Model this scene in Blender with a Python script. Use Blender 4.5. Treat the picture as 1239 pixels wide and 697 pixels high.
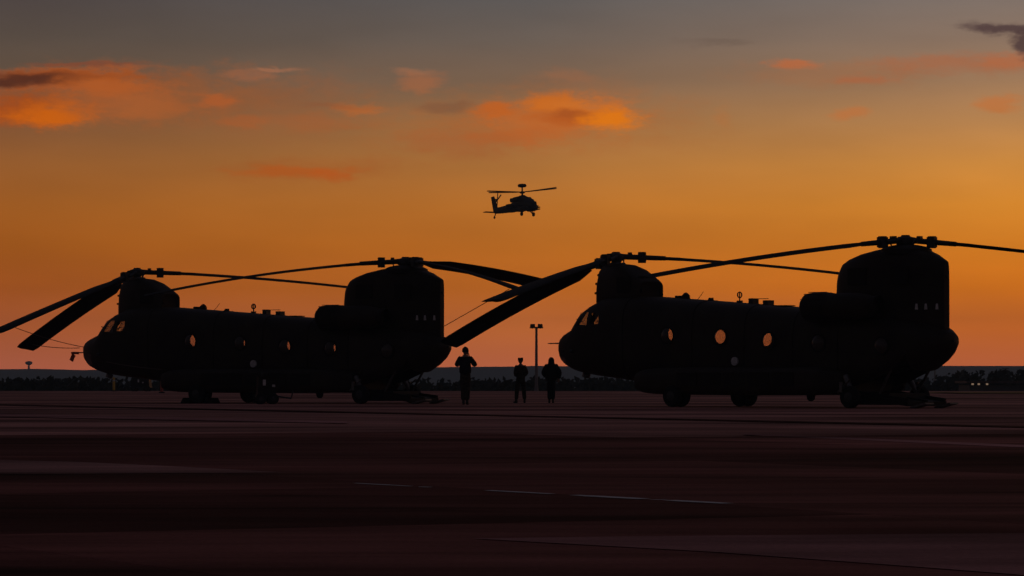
import bpy, bmesh, math, random
from mathutils import Vector, Matrix
random.seed(7)
for o in list(bpy.data.objects): bpy.data.objects.remove(o)
S = bpy.context.scene
COL = S.collection
R = math.radians
PI = math.pi

# ------------------------------------------------------------------ camera
FPX, HOR, CAMH = 4000.0, 459.0, 0.84          # focal length in photo pixels, horizon row, eye height
cam_data = bpy.data.cameras.new("camera")
cam_data.sensor_width = 36.0
cam_data.lens = 36.0 * FPX / 1239.0
cam_data.clip_start = 0.5
cam_data.clip_end = 30000.0
cam = bpy.data.objects.new("camera", cam_data)
cam.location = (0, 0, CAMH)
cam.rotation_euler = (PI / 2 + math.atan((HOR - 348.5) / FPX), 0, 0)
COL.objects.link(cam)
S.camera = cam

# ------------------------------------------------------------------ colour management
S.view_settings.view_transform = 'Standard'
S.view_settings.look = 'None'
S.view_settings.exposure = 0.0
S.view_settings.gamma = 1.0
S.render.resolution_x = 1024
S.render.resolution_y = 576

def lin(c):
    return tuple(((v / 255) / 12.92 if v / 255 <= .04045 else ((v / 255 + .055) / 1.055) ** 2.4) for v in c)

# ------------------------------------------------------------------ world: sunset sky with clouds
SUN_AZ, SUN_EL = R(14.0), R(1.0)              # azimuth to the right of the view direction (+Y)
W = bpy.data.worlds.new("World")
S.world = W
W.use_nodes = True
nt = W.node_tree
N, LK = nt.nodes, nt.links
N.clear()

def node(t, **kw):
    n = N.new(t)
    for k, v in kw.items(): setattr(n, k, v)
    return n

def mth(op, a, b=None, c=None, clamp=False):
    n = node('ShaderNodeMath', operation=op, use_clamp=clamp)
    for i, v in enumerate((a, b, c)):
        if v is None: continue
        if isinstance(v, (int, float)): n.inputs[i].default_value = v
        else: LK.new(v, n.inputs[i])
    return n.outputs[0]

def mixc(f, a, b, blend='MIX'):
    n = node('ShaderNodeMix', data_type='RGBA', blend_type=blend)
    for sock, v in ((n.inputs[0], f), (n.inputs[6], a), (n.inputs[7], b)):
        if isinstance(v, (int, float)): sock.default_value = v
        elif isinstance(v, tuple): sock.default_value = (*v, 1)
        else: LK.new(v, sock)
    return n.outputs[2]

def ramp(fac, stops, interp='LINEAR'):
    n = node('ShaderNodeValToRGB')
    n.color_ramp.interpolation = interp
    e = n.color_ramp.elements
    while len(e) < len(stops): e.new(0.5)
    for el, (p, c) in zip(e, stops):
        el.position = p
        el.color = (*c, 1)
    LK.new(fac, n.inputs[0])
    return n.outputs[0]

tc = node('ShaderNodeTexCoord')
sep = node('ShaderNodeSeparateXYZ')
LK.new(tc.outputs['Generated'], sep.inputs[0])
X_, Y_, Z_ = sep.outputs
az = mth('MULTIPLY', mth('ARCTAN2', X_, Y_), 180 / PI)      # degrees right of +Y
el = mth('MULTIPLY', mth('ARCSINE', Z_), 180 / PI)          # degrees above the horizon

def E(y): return math.degrees((HOR - y) / FPX)
def A(x): return math.degrees(math.atan((x - 619.5) / FPX))
# elevation bands: photo row -> colour, for the left, middle and right of the view
ROWS = [459, 440, 400, 350, 300, 250, 200, 150, 100, 50, 0]
LEFT = [(156, 84, 66), (155, 84, 62), (151, 80, 48), (146, 76, 34), (150, 82, 30), (152, 88, 36), (146, 90, 46), (124, 82, 54), (98, 79, 64), (86, 74, 66), (77, 68, 66)]
MIDC = [(170, 92, 68), (169, 91, 61), (168, 92, 50), (170, 93, 36), (175, 100, 36), (178, 108, 44), (168, 110, 56), (150, 106, 66), (124, 98, 78), (106, 93, 84), (94, 89, 87)]
RIGH = [(173, 91, 62), (172, 90, 56), (176, 92, 42), (188, 102, 32), (198, 116, 36), (206, 130, 46), (200, 134, 62), (182, 130, 80), (158, 121, 90), (140, 116, 99), (128, 114, 106)]
ELMAX = 8.0
f8 = mth('DIVIDE', el, ELMAX, clamp=True)
HAZE = 3.0e-4                                   # air density; the sky's own light is what is left after that air
HAZE_J = (.021, .020, .026)
def through(c, elev):
    path = min(3650.0, 67.0 / max(math.sin(R(elev)), 1e-4))
    T = math.exp(-HAZE * path)
    return tuple(max(0.0, (v - j * (1 - T)) / T) for v, j in zip(lin(c), HAZE_J))
def band(cols):
    st = [(max(0.0, E(y) / ELMAX), through(c, E(y))) for y, c in zip(ROWS, cols)]
    return ramp(f8, st)
LIFT = [1.03, 1.04, 1.045, 1.04, 1.03, 1.02, 1.01, 1, 1, 1, 1]       # the glow is strongest low down
LEFT, MIDC, RIGH = ([tuple(v * k for v in c) for c, k in zip(q, LIFT)] for q in (LEFT, MIDC, RIGH))
cl, cm, cr = band(LEFT), band(MIDC), band(RIGH)
def mr(v, a, b, lo=0.0, hi=1.0, kind='LINEAR'):
    n = node('ShaderNodeMapRange', interpolation_type=kind)
    LK.new(v, n.inputs[0])
    for i, q in enumerate((a, b, lo, hi)): n.inputs[i + 1].default_value = q
    return n.outputs[0]
low = mixc(mr(az, A(20), A(640)), cl, cm)
low = mixc(mr(az, A(640), A(1220)), low, cr)
# away from the glow the low sky dims to dusk, symmetric about the sun's azimuth
daz = mth('ABSOLUTE', mth('SUBTRACT', az, math.degrees(SUN_AZ)))
away = mr(daz, 26, 110, 0, 1, 'SMOOTHSTEP')
low = mixc(away, low, lin((52, 44, 52)))
# upper sky: out of view, colours set to steer haze and ground, faint Nishita added
sky = node('ShaderNodeTexSky', sky_type='NISHITA')
sky.sun_disc = False
sky.sun_elevation = SUN_EL
sky.sun_rotation = SUN_AZ
sky.air_density = 1.0
sky.dust_density = 2.5
nish = mixc(1.0, sky.outputs[0], (0.006, 0.006, 0.006), 'MULTIPLY')
upper = ramp(mth('DIVIDE', el, 90.0, clamp=True),
             [(0.0, lin((98, 90, 88))), (0.09, lin((92, 82, 82))), (0.25, lin((58, 54, 64))), (1.0, lin((36, 38, 56)))])
upper = mixc(mr(daz, 20, 120, 0, 0.5), upper, lin((30, 30, 40)))
upper = mixc(1.0, upper, nish, 'ADD')
base = mixc(mr(el, 6.6, 9.5, 0, 1, 'SMOOTHSTEP'), low, upper)

# clouds
cv = node('ShaderNodeCombineXYZ')
LK.new(az, cv.inputs[0]); LK.new(el, cv.inputs[1])
def noise(vec, scale, detail=4, rough=.55, sx=1.0, sy=1.0, off=0.0):
    m = node('ShaderNodeMapping')
    m.inputs['Scale'].default_value = (sx, sy, 1)
    m.inputs['Location'].default_value = (off, off * .37, off * .7)
    LK.new(vec, m.inputs[0])
    n = node('ShaderNodeTexNoise')
    n.inputs['Scale'].default_value = scale
    n.inputs['Detail'].default_value = detail
    n.inputs['Roughness'].default_value = rough
    LK.new(m.outputs[0], n.inputs['Vector'])
    return n
n1 = noise(cv.outputs[0], 1.6, 5, .6, .55, 1.5)
n2 = noise(cv.outputs[0], 4.2, 8, .68, .6, 1.3, 9.0)
dx = mth('MULTIPLY', mth('SUBTRACT', n1.outputs[0], .5), .8)
sepn = node('ShaderNodeSeparateColor'); LK.new(n1.outputs[1], sepn.inputs[0])
dy = mth('MULTIPLY', mth('SUBTRACT', sepn.outputs[1], .5), .42)
cv2 = node('ShaderNodeCombineXYZ')
LK.new(mth('ADD', az, dx), cv2.inputs[0]); LK.new(mth('ADD', el, dy), cv2.inputs[1])
fine = mth('MULTIPLY', mth('SUBTRACT', n2.outputs[0], .5), 1.6)
D1 = 180 / PI / FPX                            # degrees per photo pixel
def blob(cx, cy, rx, ry, amt, col, cur, soft=.9):
    s = node('ShaderNodeVectorMath', operation='SUBTRACT'); LK.new(cv2.outputs[0], s.inputs[0]); s.inputs[1].default_value = (A(cx), E(cy), 0)
    m = node('ShaderNodeVectorMath', operation='MULTIPLY'); LK.new(s.outputs[0], m.inputs[0]); m.inputs[1].default_value = (1 / (rx * D1), 1 / (ry * D1), 0)
    l = node('ShaderNodeVectorMath', operation='LENGTH'); LK.new(m.outputs[0], l.inputs[0])
    v = mth('ADD', l.outputs['Value'], fine)
    f = mr(v, 1.0 + soft * .5, 1.0 - soft * .75, 0, amt, 'SMOOTHSTEP')
    return mixc(f, cur, lin(col))
CL = [
    # broad thin veils
    (150, 118, 190, 34, .50, (172, 96, 44)), (330, 130, 130, 40, .28, (170, 98, 52)), (640, 150, 190, 38, .34, (190, 106, 44)),
    (700, 110, 90, 22, .22, (180, 110, 62)), (1010, 92, 110, 16, .35, (180, 112, 66)), (1170, 82, 110, 12, .38, (186, 104, 62)),
    (380, 205, 110, 14, .34, (178, 92, 36)), (560, 172, 80, 18, .35, (182, 96, 48)),
    # left bank
    (70, 96, 110, 9, .85, (196, 92, 26)), (70, 108, 90, 8, .5, (190, 88, 30)), (20, 100, 140, 9, .92, (84, 44, 30)), (130, 108, 60, 14, .8, (198, 100, 38)),
    (20, 136, 70, 22, .85, (176, 78, 16)), (62, 142, 52, 17, .95, (218, 104, 6)), (140, 128, 80, 20, .5, (184, 96, 42)), (180, 132, 48, 16, .55, (188, 104, 50)),
    (265, 125, 22, 9, .7, (196, 100, 44)), (435, 130, 32, 8, .65, (202, 108, 44)),
    (360, 208, 70, 6, .7, (200, 96, 26)), (400, 213, 24, 6, .45, (206, 92, 22)), (300, 92, 40, 5, .35, (176, 108, 74)),
    (512, 98, 30, 9, .55, (186, 110, 66)), (540, 128, 34, 7, .45, (128, 86, 62)), (500, 88, 20, 4, .35, (190, 120, 80)),
    # the bright centre cloud
    (660, 148, 100, 26, .5, (196, 104, 44)), (680, 137, 90, 19, .5, (212, 112, 42)), (598, 134, 28, 11, .7, (212, 104, 30)), (672, 126, 42, 15, .85, (222, 116, 30)), (665, 155, 46, 18, .6, (206, 110, 44)),
    (712, 130, 50, 10, .6, (222, 122, 44)), (696, 143, 52, 11, .8, (192, 92, 28)), (736, 147, 36, 15, .97, (240, 128, 16)), (690, 138, 30, 5, .5, (170, 84, 34)),
    (100, 82, 70, 3, .6, (150, 76, 46)), (150, 86, 40, 3, .5, (176, 92, 48)), (292, 150, 34, 7, .4, (190, 96, 40)), (380, 150, 60, 10, .35, (184, 98, 46)), (410, 128, 40, 5, .35, (150, 88, 54)),
    (335, 86, 26, 2.5, .5, (188, 120, 84)), (690, 92, 26, 8, .35, (172, 112, 76)), (620, 165, 60, 10, .4, (196, 100, 40)),
    # right
    (962, 80, 30, 6, .7, (206, 112, 62)), (1046, 98, 40, 6, .5, (196, 106, 62)), (1030, 138, 24, 9, .6, (212, 122, 60)),
    (1140, 80, 60, 7, .25, (190, 108, 64)), (1225, 78, 40, 8, .5, (204, 110, 60)), (1208, 128, 24, 12, .6, (214, 120, 54)),
    (876, 145, 12, 12, .4, (196, 122, 64)), (870, 53, 40, 4, .35, (110, 90, 78)),
    (1215, 40, 50, 8, .88, (84, 62, 62)), (1245, 58, 18, 16, .88, (82, 60, 60)),
]
cur = base
for c in CL: cur = blob(*c[:5], c[5], cur)
# faint mottling of the whole sky, in view and out of it
n3 = noise(cv.outputs[0], .55, 3, .5, .5, 2.2, 31.0)
mott = mr(n3.outputs[0], .3, .7, .94, 1.06)
vm = node('ShaderNodeVectorMath', operation='SCALE'); LK.new(cur, vm.inputs[0]); LK.new(mott, vm.inputs['Scale'])
# below the horizon: dark
final = mixc(mr(el, -.6, -.2), lin((30, 22, 22)), vm.outputs[0])
bg = node('ShaderNodeBackground'); LK.new(final, bg.inputs[0]); bg.inputs[1].default_value = 1.0
wo = node('ShaderNodeOutputWorld'); LK.new(bg.outputs[0], wo.inputs[0])

# the sun has set into the haze: only a weak warm remainder
sd = bpy.data.lights.new("sun", 'SUN')
sd.energy = 0.06; sd.angle = R(3.0); sd.color = (1, .5, .25)
so = bpy.data.objects.new("sun", sd)
dirv = Vector((math.sin(SUN_AZ) * math.cos(SUN_EL), math.cos(SUN_AZ) * math.cos(SUN_EL), math.sin(SUN_EL)))
so.rotation_euler = dirv.to_track_quat('Z', 'Y').to_euler()
COL.objects.link(so)

# ------------------------------------------------------------------ helpers
def at(px, Y, z=0.0):
    """world X of photo column px at depth Y."""
    return Vector(((px - 619.5) / FPX * Y, Y, z))
def zrow(py, Y): return CAMH + (HOR - py) / FPX * Y

def tag(o, label=None, cat=None, group=None, kind=None):
    if label: o['label'] = label
    if cat: o['category'] = cat
    if group: o['group'] = group
    if kind: o['kind'] = kind
    return o

def empty(name, loc, rz=0, ry=0, rx=0):
    o = bpy.data.objects.new(name, None)
    o.location = loc; o.rotation_euler = (rx, ry, rz)
    COL.objects.link(o)
    return o

def link(name, me, mat, parent=None, smooth=True, angle=32):
    if mat is not None and not me.materials:
        for m in (mat if isinstance(mat, (list, tuple)) else [mat]): me.materials.append(m)
    if smooth:
        me.polygons.foreach_set('use_smooth', [True] * len(me.polygons))
        me.set_sharp_from_angle(angle=R(angle))
    o = bpy.data.objects.new(name, me)
    COL.objects.link(o)
    if parent: o.parent = parent
    return o

class MB:
    """collects shapes into one mesh."""
    def __init__(s): s.v = []; s.f = []; s.mi = []; s.cur = 0
    def add(s, vs, fs):
        b = len(s.v); s.v += [tuple(v) for v in vs]
        for f in fs: s.f.append([i + b for i in f]); s.mi.append(s.cur)
        return s
    def box(s, c, d, rot=None, taper=1.0):
        x, y, z = d[0] / 2, d[1] / 2, d[2] / 2
        vs = [Vector((sx * x * (taper if sz > 0 else 1), sy * y * (taper if sz > 0 else 1), sz * z)) for sz in (-1, 1) for sx, sy in ((-1, -1), (1, -1), (1, 1), (-1, 1))]
        if rot is not None: vs = [rot @ v for v in vs]
        vs = [v + Vector(c) for v in vs]
        return s.add(vs, [(3, 2, 1, 0), (4, 5, 6, 7), (0, 1, 5, 4), (1, 2, 6, 5), (2, 3, 7, 6), (3, 0, 4, 7)])
    def tube(s, pts, rad, n=10, cap=True):
        pts = [Vector(p) for p in pts]
        if isinstance(rad, (int, float)): rad = [rad] * len(pts)
        rings = []
        up = None
        for i, p in enumerate(pts):
            t = (pts[min(i + 1, len(pts) - 1)] - pts[max(i - 1, 0)]).normalized()
            if up is None:
                up = Vector((0, 0, 1)) if abs(t.z) < .9 else Vector((1, 0, 0))
            a = t.cross(up).normalized(); b = a.cross(t).normalized(); up = b
            rings.append([p + (a * math.cos(q) + b * math.sin(q)) * rad[i] for q in (2 * PI * k / n for k in range(n))])
        vs = [v for r in rings for v in r]; fs = []
        for i in range(len(rings) - 1):
            for k in range(n):
                fs.append((i * n + k, i * n + (k + 1) % n, (i + 1) * n + (k + 1) % n, (i + 1) * n + k))
        if cap:
            fs.append(tuple(reversed(range(n)))); fs.append(tuple(range((len(rings) - 1) * n, len(rings) * n)))
        return s.add(vs, fs)
    def cyl(s, c, axis, r, h, n=20, r2=None):
        c = Vector(c); a = Vector(axis).normalized() * h / 2
        return s.tube([c - a, c + a], [r, r if r2 is None else r2], n)
    def lathe(s, c, axis, prof, n=24):
        """prof: (distance along axis, radius)."""
        ax = Vector(axis).normalized(); c = Vector(c)
        a = ax.orthogonal().normalized(); b = ax.cross(a)
        vs = [c + ax * t + (a * math.cos(2 * PI * k / n) + b * math.sin(2 * PI * k / n)) * max(r, 1e-4) for t, r in prof for k in range(n)]
        fs = [(i * n + k, i * n + (k + 1) % n, (i + 1) * n + (k + 1) % n, (i + 1) * n + k) for i in range(len(prof) - 1) for k in range(n)]
        fs += [tuple(reversed(range(n))), tuple(range((len(prof) - 1) * n, len(prof) * n))]
        return s.add(vs, fs)
    def loft(s, secs, n=28, cap=True):
        """secs: (u, zb, zt, half width, exponent) -> superellipse rings across Y at X=u."""
        rings = []
        for (u, zb, zt, w, e) in secs:
            zc, h = (zb + zt) / 2, (zt - zb) / 2
            rg = []
            for k in range(n):
                q = 2 * PI * k / n
                cy, sz = math.cos(q), math.sin(q)
                rg.append((u, w * math.copysign(abs(cy) ** (2 / e), cy), zc + h * math.copysign(abs(sz) ** (2 / e), sz)))
            rings.append(rg)
        vs = [v for r in rings for v in r]; fs = []
        for i in range(len(rings) - 1):
            for k in range(n):
                fs.append((i * n + k, i * n + (k + 1) % n, (i + 1) * n + (k + 1) % n, (i + 1) * n + k))
        if cap:
            fs.append(tuple(reversed(range(n)))); fs.append(tuple(range((len(rings) - 1) * n, len(rings) * n)))
        return s.add(vs, fs)
    def mesh(s, name='m'):
        me = bpy.data.meshes.new(name)
        me.from_pydata(s.v, [], s.f)
        if any(s.mi): me.polygons.foreach_set('material_index', s.mi)
        bm = bmesh.new(); bm.from_mesh(me)
        bmesh.ops.recalc_face_normals(bm, faces=bm.faces)
        bm.to_mesh(me); bm.free()
        me.update()
        return me
    def build(s, name, mat, parent=None, smooth=True, angle=32):
        return link(name, s.mesh(name), mat, parent, smooth, angle)

def interp(tab, u):
    """piecewise smooth interpolation in a table sorted by descending u."""
    if u >= tab[0][0]: return tab[0][1:]
    for a, b in zip(tab, tab[1:]):
        if a[0] >= u >= b[0]:
            t = (a[0] - u) / (a[0] - b[0])
            return tuple(x + (y - x) * t for x, y in zip(a[1:], b[1:]))
    return tab[-1][1:]

# ------------------------------------------------------------------ materials
def material(name, col, rough=.6, var=.15, scale=6.0, metal=0.0, bump=0.0, spec=.4, coord='Object', col2=None, detail=5, rvar=0.0, stretch=(1, 1, 1)):
    m = bpy.data.materials.new(name); m.use_nodes = True
    t = m.node_tree; n, l = t.nodes, t.links
    p = n['Principled BSDF']
    p.inputs['Roughness'].default_value = rough
    p.inputs['Metallic'].default_value = metal
    p.inputs['Specular IOR Level'].default_value = spec
    c = n.new('ShaderNodeTexCoord'); mp = n.new('ShaderNodeMapping'); mp.inputs['Scale'].default_value = stretch
    l.new(c.outputs[coord], mp.inputs[0])
    nz = n.new('ShaderNodeTexNoise'); nz.inputs['Scale'].default_value = scale; nz.inputs['Detail'].default_value = detail
    l.new(mp.outputs[0], nz.inputs['Vector'])
    cr = n.new('ShaderNodeValToRGB')
    cr.color_ramp.elements[0].position = .3; cr.color_ramp.elements[1].position = .7
    a = tuple(v * (1 - var) for v in col); b = tuple(v * (1 + var) for v in (col2 or col))
    cr.color_ramp.elements[0].color = (*a, 1); cr.color_ramp.elements[1].color = (*b, 1)
    l.new(nz.outputs[0], cr.inputs[0]); l.new(cr.outputs[0], p.inputs['Base Color'])
    if rvar:
        r = n.new('ShaderNodeMapRange'); r.inputs[3].default_value = rough - rvar; r.inputs[4].default_value = rough + rvar
        l.new(nz.outputs[0], r.inputs[0]); l.new(r.outputs[0], p.inputs['Roughness'])
    if bump:
        bn = n.new('ShaderNodeBump'); bn.inputs['Strength'].default_value = bump; bn.inputs['Distance'].default_value = .02
        nz2 = n.new('ShaderNodeTexNoise'); nz2.inputs['Scale'].default_value = scale * 6; nz2.inputs['Detail'].default_value = 3
        l.new(mp.outputs[0], nz2.inputs['Vector']); l.new(nz2.outputs[0], bn.inputs['Height']); l.new(bn.outputs[0], p.inputs['Normal'])
    return m

M = {}
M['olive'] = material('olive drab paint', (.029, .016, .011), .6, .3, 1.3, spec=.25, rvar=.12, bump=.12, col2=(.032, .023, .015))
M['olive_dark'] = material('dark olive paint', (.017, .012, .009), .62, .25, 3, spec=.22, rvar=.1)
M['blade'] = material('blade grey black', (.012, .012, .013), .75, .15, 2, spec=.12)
M['metal'] = material('worn metal', (.16, .15, .14), .45, .3, 12, metal=.8)
M['steel'] = material('dark steel', (.05, .05, .05), .5, .25, 14, metal=.6)
M['rubber'] = material('tyre rubber', (.018, .018, .018), .85, .2, 8, spec=.2)
M['inside'] = material('cabin liner', (.22, .19, .14), .8, .2, 5, spec=.2)
M['rope'] = material('tie down rope', (.12, .09, .07), .9, .1, 30)
M['paint_white'] = material('worn white paint', (.62, .60, .56), .7, .25, 9)
M['yellow'] = material('yellow paint', (.65, .42, .04), .6, .15, 6)
M['red'] = material('faded red paint', (.42, .07, .04), .6, .15, 6)
M['pole'] = material('galvanised pole', (.22, .21, .20), .6, .12, 5, metal=.3)
M['bark'] = material('bark', (.05, .035, .025), .9, .3, 4)
M['leaf'] = material('foliage', (.022, .026, .014), .8, .4, .4, spec=.2)
M['field'] = material('grass field', (.05, .055, .025), .95, .35, .03, spec=.1, col2=(.08, .07, .03))
M['dry'] = material('dry grass', (.30, .19, .07), .95, .3, .2, spec=.05)
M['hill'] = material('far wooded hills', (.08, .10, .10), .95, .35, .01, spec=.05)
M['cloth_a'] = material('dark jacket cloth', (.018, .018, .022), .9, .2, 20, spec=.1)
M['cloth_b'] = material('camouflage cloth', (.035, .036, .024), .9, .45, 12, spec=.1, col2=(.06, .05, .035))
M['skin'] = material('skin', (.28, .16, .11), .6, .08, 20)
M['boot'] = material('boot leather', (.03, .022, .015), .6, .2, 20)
M['wallp'] = material('building cladding', (.10, .09, .08), .8, .15, 2)
M['roofp'] = material('building roof', (.09, .06, .05), .7, .15, 2)

def glass(name, tint=(.75, .78, .75), refl=.0, dust=.12):
    m = bpy.data.materials.new(name); m.use_nodes = True
    t = m.node_tree; n, l = t.nodes, t.links; n.clear()
    o = n.new('ShaderNodeOutputMaterial'); tr = n.new('ShaderNodeBsdfTransparent'); tr.inputs[0].default_value = (*tint, 1)
    gl = n.new('ShaderNodeBsdfGlossy'); gl.inputs['Roughness'].default_value = .06
    lw = n.new('ShaderNodeLayerWeight'); lw.inputs['Blend'].default_value = .5
    fr = n.new('ShaderNodeMath'); fr.operation = 'POWER'; fr.inputs[1].default_value = 4.0; l.new(lw.outputs['Facing'], fr.inputs[0])
    ad = n.new('ShaderNodeMath'); ad.operation = 'ADD'; ad.use_clamp = True; ad.inputs[1].default_value = refl + .03
    mx = n.new('ShaderNodeMixShader')
    df = n.new('ShaderNodeBsdfDiffuse'); df.inputs[0].default_value = (.55, .45, .38, 1)
    dm = n.new('ShaderNodeMixShader'); dm.inputs[0].default_value = dust
    l.new(tr.outputs[0], dm.inputs[1]); l.new(df.outputs[0], dm.inputs[2])
    l.new(fr.outputs[0], ad.inputs[0]); l.new(ad.outputs[0], mx.inputs[0]); l.new(dm.outputs[0], mx.inputs[1]); l.new(gl.outputs[0], mx.inputs[2]); l.new(mx.outputs[0], o.inputs[0])
    return m
M['glass'] = glass('acrylic window', (.70, .66, .64))
M['screen'] = glass('tinted windscreen', (.42, .45, .42))

def glow_mat(name, col, strength):
    m = bpy.data.materials.new(name); m.use_nodes = True
    p = m.node_tree.nodes['Principled BSDF']
    p.inputs['Base Color'].default_value = (*col, 1)
    p.inputs['Emission Color'].default_value = (*col, 1)
    p.inputs['Emission Strength'].default_value = strength
    return m
M['glowing'] = glow_mat('lit window', (1.0, .66, .42), .2)

def concrete(name, base, tone):
    """apron concrete: blotches, tyre streaks and damp, almost fully diffuse."""
    m = bpy.data.materials.new(name); m.use_nodes = True
    t = m.node_tree; n, l = t.nodes, t.links
    p = n['Principled BSDF']
    g = n.new('ShaderNodeNewGeometry')
    def nz(scale, detail, st=(1, 1, 1), rz=0.0):
        mp = n.new('ShaderNodeMapping'); mp.inputs['Scale'].default_value = st; mp.inputs['Rotation'].default_value = (0, 0, rz)
        l.new(g.outputs['Position'], mp.inputs[0])
        q = n.new('ShaderNodeTexNoise'); q.inputs['Scale'].default_value = scale; q.inputs['Detail'].default_value = detail; q.inputs['Roughness'].default_value = .6
        l.new(mp.outputs[0], q.inputs['Vector']); return q.outputs[0]
    def mp_(v, a, b, lo, hi):
        r = n.new('ShaderNodeMapRange'); l.new(v, r.inputs[0])
        for i, q in enumerate((a, b, lo, hi)): r.inputs[i + 1].default_value = q
        return r.outputs[0]
    def mul(a, b):
        r = n.new('ShaderNodeMath'); r.operation = 'MULTIPLY'; l.new(a, r.inputs[0]); l.new(b, r.inputs[1]); return r.outputs[0]
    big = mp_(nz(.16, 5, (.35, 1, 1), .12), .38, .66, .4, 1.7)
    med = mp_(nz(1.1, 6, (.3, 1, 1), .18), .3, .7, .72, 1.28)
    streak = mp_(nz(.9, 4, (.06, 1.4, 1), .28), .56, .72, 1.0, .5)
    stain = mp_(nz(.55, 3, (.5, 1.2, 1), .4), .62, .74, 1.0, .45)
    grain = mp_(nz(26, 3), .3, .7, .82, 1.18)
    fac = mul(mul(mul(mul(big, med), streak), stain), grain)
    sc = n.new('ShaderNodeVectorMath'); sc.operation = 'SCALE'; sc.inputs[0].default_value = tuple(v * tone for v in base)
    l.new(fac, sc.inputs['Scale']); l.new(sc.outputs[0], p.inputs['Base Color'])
    l.new(mp_(nz(.5, 4, (.3, 1, 1), .1), .3, .7, .8, 1.0), p.inputs['Roughness'])
    p.inputs['Specular IOR Level'].default_value = .01
    bn = n.new('ShaderNodeBump'); bn.inputs['Strength'].default_value = .35; bn.inputs['Distance'].default_value = .03
    l.new(nz(7, 5), bn.inputs['Height']); l.new(bn.outputs[0], p.inputs['Normal'])
    return m
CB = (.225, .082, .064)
M['concrete'] = concrete('apron concrete', (.44, .20, .155), 1.0)  # paler than the slabs: grazing brightness of the far apron put into colour
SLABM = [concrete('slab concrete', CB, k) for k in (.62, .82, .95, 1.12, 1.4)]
M['joint'] = material('joint filler', (.02, .015, .014), .9, .2, 3, spec=.1)

# ------------------------------------------------------------------ setting: ground
def sheet(name, xs, ys, zf, mat, kind='structure', smooth=True):
    vs = [(x, y, zf(x, y)) for y in ys for x in xs]
    nx = len(xs)
    fs = [(j * nx + i, j * nx + i + 1, (j + 1) * nx + i + 1, (j + 1) * nx + i) for j in range(len(ys) - 1) for i in range(nx - 1)]
    me = bpy.data.meshes.new(name); me.from_pydata(vs, [], fs)
    o = link(name, me, mat, None, smooth, 180)
    if kind: o['kind'] = kind
    return o
def sstep(a, b, v):
    t = min(1, max(0, (v - a) / (b - a))); return t * t * (3 - 2 * t)
xs = [-7000 + i * 500 for i in range(12)] + [-900 + i * 60 for i in range(31)] + [1500 + i * 500 for i in range(12)]
ys = [-600, -200, 0, 60, 120, 180, 220, 241, 250, 260, 275, 290, 310, 340, 380, 440, 520, 620, 760, 1000, 1500, 2200, 2900, 3600]
sheet('grass_field', xs, ys, lambda x, y: -.06 - 8 * sstep(240, 300, y) - 4 * sstep(420, 900, y), M['field'])
APZ = -.012
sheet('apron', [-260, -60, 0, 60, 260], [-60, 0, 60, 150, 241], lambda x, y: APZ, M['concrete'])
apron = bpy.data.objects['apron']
tag(sheet('dry_grass_verge', [26 + 12 * i for i in range(18)], [192, 198, 206, 214], lambda x, y: .03 + .04 * math.sin(x * .7 + y), M['dry']), kind='structure')

# concrete slabs of the near apron, each a piece with a recessed joint
Avec = Vector((-2120, 4000, 0)).normalized(); Bvec = Vector((Avec.y, -Avec.x, 0))
SL = 6.1
ang = math.atan2(Bvec.y, Bvec.x)
def slab_mesh(m):
    me = MB()
    h = SL / 2 - .006; c = .008
    # chamfered plate
    vs = [(-h, -h, APZ), (h, -h, APZ), (h, h, APZ), (-h, h, APZ), (-h, -h, -.004), (h, -h, -.004), (h, h, -.004), (-h, h, -.004),
          (-h + c, -h + c, 0), (h - c, -h + c, 0), (h - c, h - c, 0), (-h + c, h - c, 0)]
    fs = [(8, 9, 10, 11)] + [(i, (i + 1) % 4, 4 + (i + 1) % 4, 4 + i) for i in range(4)] + [(4 + i, 4 + (i + 1) % 4, 8 + (i + 1) % 4, 8 + i) for i in range(4)]
    me.add(vs, fs); q = me.mesh('concrete_slab'); q.materials.append(m); return q
slabs = [slab_mesh(m) for m in SLABM]
org = Vector((-.6, 26.0, 0))
rs = random.Random(5)
tone_fix = {}
for i in range(-8, 14):
    for j in range(-10, 16):
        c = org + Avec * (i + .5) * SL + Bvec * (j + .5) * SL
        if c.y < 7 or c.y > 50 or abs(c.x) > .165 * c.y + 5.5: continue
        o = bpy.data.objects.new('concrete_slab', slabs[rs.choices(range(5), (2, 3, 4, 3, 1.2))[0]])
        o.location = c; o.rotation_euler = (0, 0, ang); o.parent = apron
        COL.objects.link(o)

# worn painted line along a joint (photo columns 430-890), paint lying on the slabs
ln = MB()
rl = random.Random(3)
p0, p1 = Vector((-1.27, 26.7, 0)), Vector((1.51, 22.25, 0))
du = (p1 - p0).normalized(); nu = Vector((-du.y, du.x, 0))
Ltot = (p1 - p0).length
for a, b in ((0, .9), (1.05, 1.2), (2.05, 2.95), (3.25, 4.15), (4.3, 4.35), (4.45, 5.15)):
    pts = []
    m = 7
    for k in range(m + 1):
        t = a + (b - a) * k / m
        w = (.04 if a < 2 else .055 if a < 3 else .08) * (.55 + .45 * math.sin(PI * min(1, max(0, .1 + .8 * k / m)))) * rl.uniform(.75, 1.1)
        q = p0 + du * t
        pts.append((q + nu * w, q - nu * w))
    vs = [(*v.xy, .004) for pr in pts for v in pr]
    ln.add(vs, [(2 * k, 2 * k + 1, 2 * k + 3, 2 * k + 2) for k in range(m)])
tag(ln.build('painted_line', M['paint_white'], smooth=False), kind='structure')

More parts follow.
